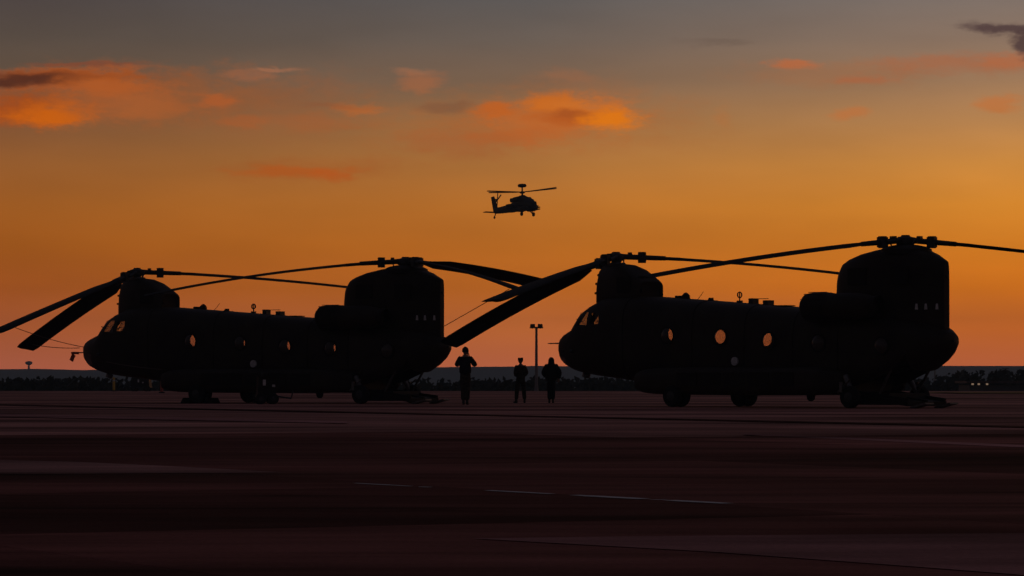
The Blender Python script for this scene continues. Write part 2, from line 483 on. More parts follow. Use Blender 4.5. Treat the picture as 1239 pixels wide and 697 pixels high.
def photo_patch(name, pts, mat, z):
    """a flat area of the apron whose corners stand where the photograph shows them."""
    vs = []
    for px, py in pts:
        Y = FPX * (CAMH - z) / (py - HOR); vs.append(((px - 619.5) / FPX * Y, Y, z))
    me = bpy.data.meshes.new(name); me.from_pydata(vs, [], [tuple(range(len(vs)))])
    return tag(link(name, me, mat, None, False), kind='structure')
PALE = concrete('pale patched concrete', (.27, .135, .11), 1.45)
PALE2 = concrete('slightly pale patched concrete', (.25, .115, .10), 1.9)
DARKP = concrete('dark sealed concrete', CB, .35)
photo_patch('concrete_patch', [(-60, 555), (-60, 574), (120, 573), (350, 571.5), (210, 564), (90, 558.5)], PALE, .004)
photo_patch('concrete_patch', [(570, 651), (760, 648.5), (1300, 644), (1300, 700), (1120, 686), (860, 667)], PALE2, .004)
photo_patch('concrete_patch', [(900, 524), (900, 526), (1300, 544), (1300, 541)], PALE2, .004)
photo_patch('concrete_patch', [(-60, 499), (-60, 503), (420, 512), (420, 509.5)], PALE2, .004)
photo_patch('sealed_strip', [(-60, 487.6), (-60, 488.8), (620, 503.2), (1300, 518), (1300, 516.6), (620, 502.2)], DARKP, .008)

# hills far behind
def hz(x, y):
    c = 2600 + 700
    prof = 24.4 + .0022 * max(-700, min(700, x)) + .9 * math.sin(x * .006 + 1) + .5 * math.sin(x * .017) + .35 * math.sin(x * .041 + 2) + .25 * math.sin(x * .09)
    return -12.1 + prof * sstep(2500, 3200, y) * (1 - .6 * sstep(3260, 3500, y))
hx = [-4500 + i * 40 for i in range(226)]
rh = random.Random(2)
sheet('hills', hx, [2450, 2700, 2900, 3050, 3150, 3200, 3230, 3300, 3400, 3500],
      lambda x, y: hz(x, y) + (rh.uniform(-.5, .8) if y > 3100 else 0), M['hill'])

# distant woodland: crowns of small leaf faces on trunks, reads as one mass
wd = MB(); wt = MB()
rw = random.Random(11)
def crown(mb, x, y, zb, h, r, n):
    for k in range(n):
        # points through the volume of two or three lobes
        lobe = rw.choice(((0, 0, .62, 1), (-.35, .1, .5, .7), (.4, -.1, .45, .72), (.05, .2, .8, .6)))
        d = Vector((rw.gauss(0, 1), rw.gauss(0, 1), rw.gauss(0, 1))).normalized() * rw.random() ** .4
        c = Vector((x + lobe[0] * r + d.x * r * lobe[3] * .8, y + lobe[1] * r + d.y * r * lobe[3] * .8, zb + h * lobe[2] + d.z * h * .33 * lobe[3]))
        c.z = min(c.z, zb + h - rw.uniform(.0, .2))
        sz = rw.uniform(.2, .5)
        a = Vector((rw.gauss(0, 1), rw.gauss(0, 1), rw.gauss(0, 1))).normalized(); b = a.orthogonal().normalized()
        a = a * sz; b = b * sz * .7
        mb.add([c - a, c + b, c + a, c - b], [(0, 1, 2, 3)])
for k in range(1250):
    y = rw.uniform(305, 400)
    x = rw.uniform(-112, 126) if k < 1000 else rw.uniform(-420, 420)
    zb = -8.1
    px = 619.5 + x / y * FPX
    top = CAMH + (HOR - 456.6) / FPX * y + .08 * math.sin(px * .021) + rw.uniform(-.12, .05)
    top += .95 * sstep(1115, 1150, px) * y / 400
    r = rw.uniform(2.6, 3.8)
    crown(wd, x, y, zb, (top - zb) * 1.0, r, 190 if k < 1000 else 60)
    wt.tube([(x, y, zb), (x + .2, y, zb + (top - zb) * .35), (x, y + .2, zb + (top - zb) * .75)], [.25, .18, .06], 5)
wood = wd.build('distant_woodland', M['leaf'], smooth=False)
tag(wood, kind='stuff')
trk = wt.build('woodland_trunks', M['bark'], wood, smooth=True); trk['kind'] = 'stuff'

# ------------------------------------------------------------------ tandem rotor transport helicopter
BODY = [  # u, zb, zt, half width, exponent
    (6.28, 1.86, 2.13, .10, 2.2), (6.23, 1.66, 2.19, .27, 2.3), (6.08, 1.46, 2.27, .46, 2.4), (5.82, 1.29, 2.37, .72, 2.4), (5.45, 1.15, 2.49, .92, 2.6),
    (5.22, 1.10, 2.50, 1.02, 2.9), (5.0, 1.05, 2.80, 1.07, 3.0), (4.75, 1.01, 3.10, 1.10, 3.1), (4.45, .97, 3.26, 1.13, 3.2),
    (4.0, .92, 3.42, 1.17, 3.4), (3.3, .86, 3.48, 1.22, 3.6), (2.0, .70, 3.46, 1.25, 3.8), (1.2, .60, 3.40, 1.25, 3.8),
    (-1.0, .50, 3.24, 1.25, 3.8), (-3.0, .48, 3.09, 1.25, 3.8), (-5.0, .46, 2.94, 1.25, 3.8), (-6.3, .46, 2.86, 1.25, 3.6),
    (-7.0, .60, 2.80, 1.22, 3.4), (-7.7, .84, 2.72, 1.14, 3.2), (-8.2, 1.04, 2.62, 1.02, 3.0), (-8.7, 1.30, 2.48, .82, 2.7), (-9.0, 1.50, 2.36, .62, 2.4), (-9.22, 1.72, 2.22, .40, 2.2), (-9.3, 1.88, 2.06, .15, 2.0)]
PORTS_P = [(.70, 2.21), (-1.45, 2.13), (-3.36, 2.01), (-5.27, 1.93), (-7.55, 1.84)]
PR = .25

def hull_mesh(stb):
    o = MB(); dense = []
    for a, b in zip(BODY, BODY[1:]):
        n = 1 if a[0] - b[0] < .5 else 3
        for k in range(n):
            t = k / n; dense.append(tuple(x + (y - x) * t for x, y in zip(a, b)))
    dense.append(BODY[-1])
    o.loft(dense, 36)
    inn = []
    for u in (5.05, 4.7, 4.4, 3.9, 3.0, 1.2, -1, -3, -5, -6.3, -7.0, -7.7, -8.2, -8.6):
        zb, zt, w, e = interp(BODY, u)
        inn.append((u, zb + .10 + (.25 if u < 5 else 0), zt - .05, w - .045, e))
    i = MB(); i.loft(inn, 36)
    def mk(mb, flip=False):
        me = mb.mesh()
        if flip: me.flip_normals()
        return me
    bm = bmesh.new(); bm.from_mesh(mk(o))
    nb = len(bm.faces)
    bm.from_mesh(mk(i, True))
    bm.faces.ensure_lookup_table()
    for f in bm.faces[nb:]: f.material_index = 1
    me = bpy.data.meshes.new('hull'); bm.to_mesh(me); bm.free()
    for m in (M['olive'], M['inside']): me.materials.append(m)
    # cutters
    c = MB()
    for u, z in PORTS_P: c.cyl((u, 1.2, z), (0, 1, 0), PR - .01, .5, 24)
    for u, z in stb: c.cyl((u, -1.2, z), (0, 1, 0), PR - .01, .5, 24)
    for s in (-1, 1):
        # windscreens (from the front), cockpit side windows
        c.box((5.3, s * .34, 2.80), (1.6, .42, .40))
        c.add([(4.22, s * .75, 2.55), (4.72, s * .75, 2.55), (4.52, s * .75, 2.96), (4.22, s * .75, 3.0), (4.22, s * 1.6, 2.55), (4.72, s * 1.6, 2.55), (4.52, s * 1.6, 2.96), (4.22, s * 1.6, 3.0)],
              [(0, 1, 2, 3), (7, 6, 5, 4), (0, 4, 5, 1), (1, 5, 6, 2), (2, 6, 7, 3), (3, 7, 4, 0)])
        c.add([(3.65, s * .75, 2.6), (4.06, s * .75, 2.6), (4.06, s * .75, 2.95), (3.7, s * .75, 2.95), (3.65, s * 1.6, 2.6), (4.06, s * 1.6, 2.6), (4.06, s * 1.6, 2.95), (3.7, s * 1.6, 2.95)],
              [(0, 1, 2, 3), (7, 6, 5, 4), (0, 4, 5, 1), (1, 5, 6, 2), (2, 6, 7, 3), (3, 7, 4, 0)])
    c.box((-7.35, 0, .6), (1.9, 1.95, 2.3))         # ramp opening
    cme = c.mesh('cut'); co = bpy.data.objects.new('cut', cme); COL.objects.link(co)
    ho = bpy.data.objects.new('hull_tmp', me); COL.objects.link(ho)
    md = ho.modifiers.new('b', 'BOOLEAN'); md.operation = 'DIFFERENCE'; md.solver = 'EXACT'; md.object = co
    dg = bpy.context.evaluated_depsgraph_get(); dg.update()
    res = bpy.data.meshes.new_from_object(ho.evaluated_get(dg))
    bpy.data.objects.remove(ho); bpy.data.objects.remove(co)
    return res

def wheel(parent, u, v, r=.33, w=.2):
    t = MB(); prof = [(-w / 2, r * .62), (-w / 2, r * .9), (-w * .3, r * .985), (0, r), (w * .3, r * .985), (w / 2, r * .9), (w / 2, r * .62)]
    t.lathe((u, v, r), (0, 1, 0), prof, 24)
    ty = t.build('wheel', M['rubber'], parent)
    h = MB(); h.lathe((u, v, r), (0, 1, 0), [(-w * .56, .02), (-w * .56, r * .3), (-w * .44, r * .6), (w * .44, r * .6), (w * .56, r * .3), (w * .56, .02)], 16)
    h.build('rim', M['steel'], ty)

def blade_mesh(azl, drop, quad, pitch0, pitch1, ccw, Rr=9.14, droot=.0, chord=.81):
    """blade in the frame of the hub: azl azimuth in heli frame, drop at tip (m), leading edge up by pitch."""
    mb = MB(); n = 16; secs = 26; rings = []
    d = Vector((math.cos(azl), math.sin(azl), 0)); t = Vector((-d.y, d.x, 0)) * (1 if ccw else -1)   # towards the leading edge
    for i in range(secs + 1):
        r = 1.45 + (Rr - 1.45) * (i / secs)
        q = r / Rr
        z = -drop * ((1 - quad) * q + quad * q * q)
        ch = chord * (.45 + .55 * min(1, (r - 1.45) / .9)) if r < 2.4 else chord
        if i == secs: ch *= .9
        p = pitch0 + (pitch1 - pitch0) * q
        th = .10 * ch if r > 2.3 else .10
        ring = []
        for k in range(n):
            a = 2 * PI * k / n
            xx = math.cos(a) * ch / 2
            zz = math.sin(a) * th / 2 * (1.2 if xx > 0 else .55 + .0)
            ring.append(d * r + t * (xx * math.cos(p) - zz * math.sin(p)) + Vector((0, 0, z + xx * math.sin(p) + zz * math.cos(p))))
        rings.append(ring)
    vs = [v for r in rings for v in r]
    fs = [(i * n + k, i * n + (k + 1) % n, (i + 1) * n + (k + 1) % n, (i + 1) * n + k) for i in range(secs) for k in range(n)]
    fs += [tuple(range(n)), tuple(range(secs * n, secs * n + n))]
    mb.add(vs, fs)
    return mb

def helicopter(P, th, name_label, stb, front, rear, ramp_z, pz=2.02):
    root = empty('transport_helicopter', (P[0], P[1], APZ), PI - th)
    tag(root, name_label, 'helicopter')
    hull = link('fuselage', hull_mesh(stb), None, root, True, 28)
    # portholes
    for side, lst in ((1, PORTS_P), (-1, stb)):
        for u, z in lst:
            zb, zt, w, e = interp(BODY, u)
            zc, hh = (zb + zt) / 2, (zt - zb) / 2
            y = w * (1 - min(.98, abs((z - zc) / hh)) ** e) ** (1 / e)
            f = MB(); m = 24; rr = []
            for rad, off in ((PR - .012, -.045), (PR - .012, .02), (PR + .03, .03), (PR + .045, -.02)):
                rr.append([(u + rad * math.cos(2 * PI * k / m), side * (y + off), z + rad * math.sin(2 * PI * k / m)) for k in range(m)])
            vs = [v for r in rr for v in r]
            f.add(vs, [(i * m + k, i * m + (k + 1) % m, (i + 1) * m + (k + 1) % m, (i + 1) * m + k) for i in range(3) for k in range(m)])
            fo = f.build('porthole', M['olive_dark'], root, True, 40)
            g = MB(); rings = []
            for q in range(5):
                a = q / 4 * PI / 2
                rad = (PR - .014) * math.cos(a) if q < 4 else .004
                rings.append([(u + rad * math.cos(2 * PI * k / m), side * (y + .012 + .11 * math.sin(a)), z + rad * math.sin(2 * PI * k / m)) for k in range(m)])
            vs = [v for r in rings for v in r]
            g.add(vs, [(i * m + k, i * m + (k + 1) % m, (i + 1) * m + (k + 1) % m, (i + 1) * m + k) for i in range(4) for k in range(m)])
            g.build('pane', M['glass'], fo, True, 80)
    # windscreen and side panes
    for s in (-1, 1):
        w = MB(); w.add([(5.13, s * .08, 2.60), (5.02, s * .64, 2.60), (4.62, s * .62, 3.08), (4.72, s * .08, 3.08)], [(0, 1, 2, 3)])
        w.build('windscreen', M['screen'], root, False)
        w = MB(); w.add([(4.05, s * 1.06, 2.50), (4.86, s * 1.0, 2.50), (4.62, s * .98, 2.98), (4.05, s * 1.04, 3.06)], [(0, 1, 2, 3)])
        w.build('side_window', M['glass'], root, False)
        w = MB(); w.add([(3.35, s * 1.1, 2.50), (3.93, s * 1.07, 2.50), (3.93, s * 1.04, 3.06), (3.42, s * 1.07, 3.06)], [(0, 1, 2, 3)])
        w.build('side_window', M['glass'], root, False)
        w = MB(); w.tube([(5.28, s * .5, 2.52), (4.98, s * .42, 2.98)], .012, 6); w.box((5.14, s * .46, 2.74), (.02, .30, .03), Matrix.Rotation(.3 * s, 3, 'X'))
        w.build('wiper', M['steel'], root)
        c = MB()
        for k in range(5):
            pass
        us = [(5.75, 1.36, 1.78), (5.55, 1.28, 1.80), (5.3, 1.24, 1.78)]
        vs = []
        for (u, z0, z1) in us:
            for q in range(4):
                z = z0 + (z1 - z0) * q / 3
                zb, zt, hw, e = interp(BODY, u); zc, hh = (zb + zt) / 2, (zt - zb) / 2
                y = hw * (1 - min(.98, abs((z - zc) / hh)) ** e) ** (1 / e)
                vs.append((u + .012, s * (y + .014), z))
        c.add(vs, [(i * 4 + q, i * 4 + q + 1, (i + 1) * 4 + q + 1, (i + 1) * 4 + q) for i in range(2) for q in range(3)])
        c.build('chin_window', M['glass'], root, True)
        # cockpit seats
        st = MB(); st.box((3.95, s * .5, 1.95), (.5, .48, .14)); st.box((3.68, s * .5, 2.35), (.12, .46, .8), Matrix.Rotation(-.12, 3, 'Y')); st.box((3.66, s * .5, 2.83), (.1, .24, .18))
        st.build('cockpit_seat', M['olive_dark'], root)
    ip = MB(); ip.box((4.85, 0, 2.3), (.3, 1.6, .36)); ip.build('instrument_panel', M['steel'], root)
    # front pylon
    fp = MB(); fp.loft([(4.80, 3.1, 3.7, .04, 2.2), (4.74, 3.1, 4.05, .10, 2.4), (4.62, 3.1, 4.36, .17, 2.6), (4.45, 3.1, 4.50, .25, 2.8), (4.2, 3.1, 4.55, .36, 3), (3.8, 3.1, 4.56, .47, 3),
                         (3.4, 3.1, 4.51, .56, 4), (3.05, 3.1, 4.37, .60, 4.5), (2.75, 3.1, 4.17, .60, 5), (2.50, 3.1, 4.0, .58, 5), (2.46, 3.3, 3.95, .56, 5), (2.58, 3.1, 3.7, .5, 5)], 28)
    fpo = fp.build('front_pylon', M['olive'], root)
    for zz, uu in ((3.62, 4.82), (3.92, 4.79), (4.2, 4.70)):
        q = MB(); q.box((uu, 0, zz), (.07, .12, .07)); q.build('step', M['olive_dark'], fpo)
    q = MB(); q.box((3.1, .60, 3.85), (.6, .03, .5)); q.build('access_panel', M['olive_dark'], fpo)
    q = MB(); q.cyl((2.55, .3, 3.68), (-1, 0, 0), .1, .06, 12); q.build('vent', M['olive_dark'], fpo)
    # front pylon light scoop at the aft face
    # aft pylon
    ap = MB(); ap.loft([(-5.12, 2.5, 3.3, .12, 2.2), (-5.18, 2.4, 3.75, .26, 2.6), (-5.30, 2.3, 4.15, .40, 3.2), (-5.50, 2.3, 4.34, .52, 4), (-5.78, 2.3, 4.45, .64, 4.5), (-6.3, 2.2, 4.59, .78, 5),
                         (-6.9, 2.2, 4.70, .82, 5), (-7.6, 2.2, 4.76, .78, 5), (-8.2, 2.1, 4.68, .64, 5), (-8.6, 2.1, 4.54, .45, 5), (-8.95, 2.1, 4.37, .24, 5), (-9.05, 2.1, 4.32, .17, 5), (-9.08, 2.15, 4.30, .13, 5)], 40)
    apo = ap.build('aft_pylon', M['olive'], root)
    hf = MB(); hf.lathe((-7.6, 0, 4.55), (0, 0, 1), [(0, .78), (.14, .76), (.22, .6), (.27, .35)], 24)
    hf.build('rotor_fairing', M['olive_dark'], apo)
    q = MB(); q.box((-9.1, 0, 3.85), (.05, .05, .06)); q.build('fin_light', M['steel'], apo)
    for uu, yy in ((-7.9, .76), (-6.4, .81)):
        q = MB(); q.box((uu, yy, 3.9), (.7, .03, .5)); q.build('access_panel', M['olive_dark'], apo)
    for uu, yy in ((-8.42, .59), (-8.66, .46), (-8.93, .28)):
        q = MB(); q.box((uu, yy, 2.98), (.09, .05, .17), Matrix.Rotation(.5, 3, 'Z'), .6); q.build('glint_mark', M['paint_white'], apo)  # small blocks painted white to stand for glints on the pylon
    # engines
    for s in (-1, 1):
        e = MB(); e.lathe((0, s * 1.36, 3.0), (-1, 0, 0), [(5.85, .43), (6.0, .40), (6.8, .40), (7.2, .35), (7.42, .29)], 24)
        e.box((-6.6, s * .95, 3.0), (1.4, .5, .34))
        eo = e.build('engine', M['olive'], root)
        e = MB(); e.lathe((0, s * 1.36, 3.0), (-1, 0, 0), [(4.86, .2), (4.88, .30), (5.0, .41), (5.2, .435), (5.75, .435), (5.88, .40)], 24)
        for k in range(12):
            a = 2 * PI * k / 12
            e.box((-5.35, s * 1.36 + .44 * math.cos(a), 3.0 + .44 * math.sin(a)), (.7, .02, .02))
        e.build('intake_screen', M['olive_dark'], eo)
        e = MB(); m = 24; rr = []
        for (u, r) in ((-7.40, .29), (-7.62, .31), (-7.64, .28), (-7.3, .24)):
            rr.append([(u, s * 1.36 + r * math.cos(2 * PI * k / m), 3.0 + r * math.sin(2 * PI * k / m)) for k in range(m)])
        e.add([v for r in rr for v in r], [(i * m + k, i * m + (k + 1) % m, (i + 1) * m + (k + 1) % m, (i + 1) * m + k) for i in range(3) for k in range(m)] + [tuple(range(3 * m, 4 * m))])
        e.build('exhaust', M['olive_dark'], eo)
        # sponson
        sp = MB()
        for_ = [(1.75, .62, .95, .12), (1.66, .52, 1.06, .24), (1.4, .44, 1.15, .32), (1.0, .40, 1.2, .36), (0, .38, 1.22, .37), (-2.5, .37, 1.22, .38), (-4.6, .37, 1.22, .38), (-5.4, .38, 1.2, .37), (-5.9, .42, 1.16, .33), (-6.25, .5, 1.1, .24), (-6.4, .62, 1.0, .1)]
        rings = [(u, zb, zt, w, 3.2) for u, zb, zt, w in for_]
        sp.loft(rings, 24)
        sp.v = [(x, y + s * 1.47, z) for x, y, z in sp.v]
        spo = sp.build('sponson', M['olive'], root)
        for k in range(5):
            q = MB(); q.box((-.6 - k * .95, s * 1.855, .85), (.82, .012, .42)); q.build('panel', M['olive_dark'], spo)
        q = MB(); q.cyl((-2.05, s * 1.27, 1.40), (0, 1, 0), .13, .06, 16); q.build('glint_disc', M['paint_white'], spo)  # white painted disc, stands for a small glint on the hull side
        # landing gear
        g = MB(); g.tube([(0, s * 1.6, .33), (-.05, s * 1.5, .75), (-.1, s * 1.4, 1.0)], [.07, .08, .09], 10); g.tube([(0, s * 1.33, .33), (0, s * 1.87, .33)], .055, 10); g.tube([(.02, s * 1.6, .36), (.35, s * 1.45, .7)], .03, 8)
        g.build('landing_gear_strut', M['steel'], root)
        wheel(root, 0, s * 1.42, .34, .22); wheel(root, 0, s * 1.80, .34, .22)
        g = MB(); g.tube([(-6.82, s * 1.68, .31), (-6.7, s * 1.55, .62), (-6.5, s * 1.5, .95)], [.06, .08, .1], 10); g.tube([(-6.82, s * 1.45, .31), (-6.82, s * 1.75, .31)], .05, 8)
        g.box((-6.6, s * 1.84, .62), (.1, .05, .3)); g.tube([(-6.4, s * 1.75, .45), (-6.9, s * 1.8, .85)], .03, 8)
        g.build('landing_gear_strut', M['metal'], root)
        wheel(root, -6.82, s * 1.68, .33, .24)
    # hub sets
    for nm, hu, hzv, blades, ccw, arm in (('front_rotor_hub', 3.98, 4.78, front, True, 1), ('aft_rotor_hub', -7.58, 4.97, rear, False, 1)):
        h = MB()
        h.lathe((hu, 0, hzv - .35), (0, 0, 1), [(0, .16), (.2, .15), (.22, .27), (.30, .29), (.42, .27), (.46, .14), (.50, .12)], 20)
        ho = h.build(nm, M['steel'], root)
        sw = MB(); sw.lathe((hu, 0, hzv - .30), (0, 0, 1), [(0, .30), (.06, .32), (.1, .30)], 20)
        for k in range(3):
            a = 2 * PI * k / 3 + .5; sw.tube([(hu + .34 * math.cos(a), .34 * math.sin(a), hzv - .3), (hu + .5 * math.cos(a + .2), .5 * math.sin(a + .2), hzv)], .022, 6)
        sw.build('swashplate', M['metal'], ho)
        for (azw, drop, quad, p0_, p1_) in blades:
            azl = R(azw) - (PI - th)
            a = MB(); d = Vector((math.cos(azl), math.sin(azl), 0)); side = Vector((-d.y, d.x, 0))
            z = lambda r: -drop * (1 - quad) * r / 9.14
            c = Vector((hu, 0, hzv))
            a.tube([c + d * .15, c + d * .5 + Vector((0, 0, z(.5))), c + d * 1.0 + Vector((0, 0, z(1.0))), c + d * 1.6 + Vector((0, 0, z(1.6)))], [.10, .09, .085, .075], 10)
            rt = Matrix.Rotation(azl, 3, 'Z')
            a.box(c + d * .84 + Vector((0, 0, z(.84))), (.24, .24, .30), rt); a.cyl(c + d * .84 + Vector((0, 0, z(.84))), (0, 0, 1), .13, .35, 12)
            a.box(c + d * .45 + Vector((0, 0, z(.45) + .05)), (.12, .2, .2), rt)
            a.tube([c + d * .35 + side * .18, c + d * .8 + side * .16 + Vector((0, 0, z(.8)))], .05, 8)
            a.build('blade_root', M['steel'], ho)
            b = blade_mesh(azl, drop, quad, R(p0_), R(p1_), ccw)
            b.v = [(x + hu, y, zz + hzv) for x, y, zz in b.v]
            b.build('rotor_blade', M['blade'], ho, True, 40)
    # roof fittings
    def top(u): return interp(BODY, u)[1]
    q = MB(); q.lathe((1.02, 0, top(1.02) - .03), (0, 0, 1), [(0, .14), (.12, .13), (.18, .08), (.22, .02)], 16); q.box((1.26, 0, top(1.26) + .03), (.3, .16, .09)); q.build('roof_beacon', M['olive_dark'], root)
    q = MB(); q.tube([(.55, 0, top(.55) - .02), (.42, 0, top(.5) + .1), (.3, 0, top(.5) + .24)], .009, 6); q.build('whip_antenna', M['steel'], root)
    q = MB(); q.box((0, 0, top(0) + .03), (.16, .16, .1), None, .5); q.tube([(-.1, 0, top(0)), (-.1, 0, top(0) + .08)], .02, 6); q.build('roof_vent', M['olive_dark'], root)
    q = MB(); zr = top(-1.18); ring = [(-1.18 + .09 * math.cos(a), .0, zr + .235 + .09 * math.sin(a)) for a in (2 * PI * k / 18 for k in range(19))]
    q.tube(ring, .016, 6, False); ring = [(-1.18, .09 * math.cos(a), zr + .235 + .09 * math.sin(a)) for a in (2 * PI * k / 18 for k in range(19))]; q.tube(ring, .016, 6, False)
    q.tube([(-1.18, 0, zr - .02), (-1.18, 0, zr + .33)], .018, 8); q.box((-1.18, 0, zr + .03), (.14, .14, .06)); q.build('loop_antenna', M['steel'], root)
    q = MB(); q.box((-1.74, 0, top(-1.74) + .07), (.16, .3, .18)); q.box((-2.33, 0, top(-2.33) + .06), (.2, .3, .15)); q.box((-2.03, 0, top(-1.9) + .155), (.6, .02, .02)); q.build('antenna_rail', M['steel'], root)
    q = MB(); q.box((-3.1, .2, top(-3.1) + .01), (.5, .5, .03)); q.build('roof_hatch', M['olive_dark'], root)
    # belly
    q = MB(); q.lathe((-4.15, .2, .45), (0, 0, -1), [(0, .16), (.06, .14), (.2, .12), (.26, .05)], 16); q.build('belly_beacon', M['steel'], root)
    q = MB(); q.box((-1.6, 0, .42), (.5, .4, .14)); q.tube([(-1.6, 0, .38), (-1.6, .05, .22), (-1.52, .05, .2)], .03, 8); q.build('cargo_hook', M['steel'], root)
    # nose
    q = MB(); q.tube([(6.15, 0, pz), (6.9, 0, pz)], [.026, .018], 8); q.tube([(6.86, 0, pz), (6.98, 0, pz)], [.02, .01], 8); q.build('pitot_tube', M['metal'], root)
    q = MB(); q.box((6.2, 0, 2.14), (.14, .2, .08)); q.build('nose_fitting', M['steel'], root)
    q = MB(); q.cyl((5.0, .3, .98), (.4, 0, -1), .13, .12, 16); q.build('search_light', M['metal'], root)
    # ramp: lowered, hinged under the cabin floor, toes on the concrete
    q = MB(); a0, a1 = Vector((-6.35, 0, .38)), Vector((-8.35, 0, ramp_z))
    dd = (a1 - a0); m = Matrix.Rotation(math.atan2(-dd.z, dd.x), 3, 'Y')
    q.box((a0 + a1) / 2, (dd.length, 1.9, .13), m); q.box((a0 + a1) / 2 + Vector((0, 0, .08)), (dd.length, .1, .08), m); q.box((a0 + a1) / 2 + Vector((0, .88, .1)), (dd.length, .08, .12), m)
    q.box((a0 + a1) / 2 + Vector((0, -.88, .1)), (dd.length, .08, .12), m)
    ro = q.build('ramp', M['olive_dark'], root)
    for yy in (-.6, .6):
        q = MB(); q.box((-8.6, yy, ramp_z * .5 + .02), (.6, .4, .05), Matrix.Rotation(.22, 3, 'Y')); q.build('ramp_toe', M['metal'], ro)
    q = MB(); q.box((-6.95, 0, .27), (1.5, 1.96, .34), None, .9); q.build('ramp_fairing', M['olive_dark'], root)
    for yy in (-.9, .9):
        q = MB(); q.tube([(-7.3, yy, .42), (-7.75, yy * 1.03, 1.15)], [.035, .045], 8); q.build('ramp_strut', M['metal'], root)
    # static wicks / tail light
    q = MB(); q.cyl((-9.33, 0, 1.97), (-1, 0, 0), .045, .08, 10); q.build('tail_light', M['steel'], root)
    for s in (-1, 1):
        q = MB(); q.cyl((4.9, s * 1.09, 1.75), (1, 0, 0), .06, .12, 10); q.build('position_light', M['steel'], root)
    for k, u in enumerate((2.6, -.3, -2.4, -4.3, -6.0)):
        zb, zt, w, e = interp(BODY, u); ring = []
        zc, hh = (zb + zt) / 2, (zt - zb) / 2
        for i in range(25):
            a = -.35 * PI + i / 24 * 1.7 * PI * .5 + .0
            cy, sz = math.cos(a), math.sin(a)
            ring.append((u, (w + .004) * math.copysign(abs(cy) ** (2 / e), cy), zc + (hh + .004) * math.copysign(abs(sz) ** (2 / e), sz)))
        q = MB(); q.tube(ring, .012, 5, False); q.build('frame_strip', M['olive_dark'], root)
    return root

def stb_list(us): return [(u, 2.18 + .047 * u) for u in us]
# blades: world azimuth (deg, 0 = right, 90 = away), tip drop, curvature share, pitch root, pitch tip
hr = helicopter((6.19, 103.0), R(44), 'black twin rotor helicopter on the right, its front blade reaching over the other one', stb_list((2.62, .66, -1.22, -2.80)),
                [(127.0, 2.74, .2, 17, 16), (244.7, 1.62, .12, 5, 2), (4.7, .76, .6, 8, 5)],
                [(210, 1.25, .3, 7, 3), (330, 1.25, .3, 7, 3), (90, 1.1, .6, 8, 5)], .13)
hl = helicopter((-10.28, 119.0), R(30), 'black twin rotor helicopter on the left, farther off, with drooping blades tied to its nose', stb_list((2.26, -.12, -2.02, -4.02)),
                [(124.6, 2.74, .15, 16, 12), (244.6, 2.34, .05, 5, 3), (4.6, .72, .6, 8, 5)],
                [(178, 1.2, .6, 8, 5), (58.2, .58, .7, 16, 20), (-64.4, 1.21, .5, 10, 8)], .13, 1.84)

def chock(root, u, v, label):
    p = root.matrix_basis @ Vector((u, v, 0))
    q = MB(); q.add([(-.16, -.3, 0), (.16, -.3, 0), (.16, .3, 0), (-.16, .3, 0), (-.05, -.3, .2), (.05, -.3, .2), (.05, .3, .2), (-.05, .3, .2)],
                    [(3, 2, 1, 0), (4, 5, 6, 7), (0, 1, 5, 4), (1, 2, 6, 5), (2, 3, 7, 6), (3, 0, 4, 7)])
    o = q.build('wheel_chock', M['rubber'], None); o.location = p; o.rotation_euler = root.rotation_euler
    tag(o, label, 'wheel chock', 'chocks at the front wheels of the left helicopter')
chock(hl, .50, 1.6, 'dark wheel chock on the left side of the nearer front wheels of the left helicopter')
chock(hl, -.50, 1.6, 'dark wheel chock on the right side of the nearer front wheels of the left helicopter')

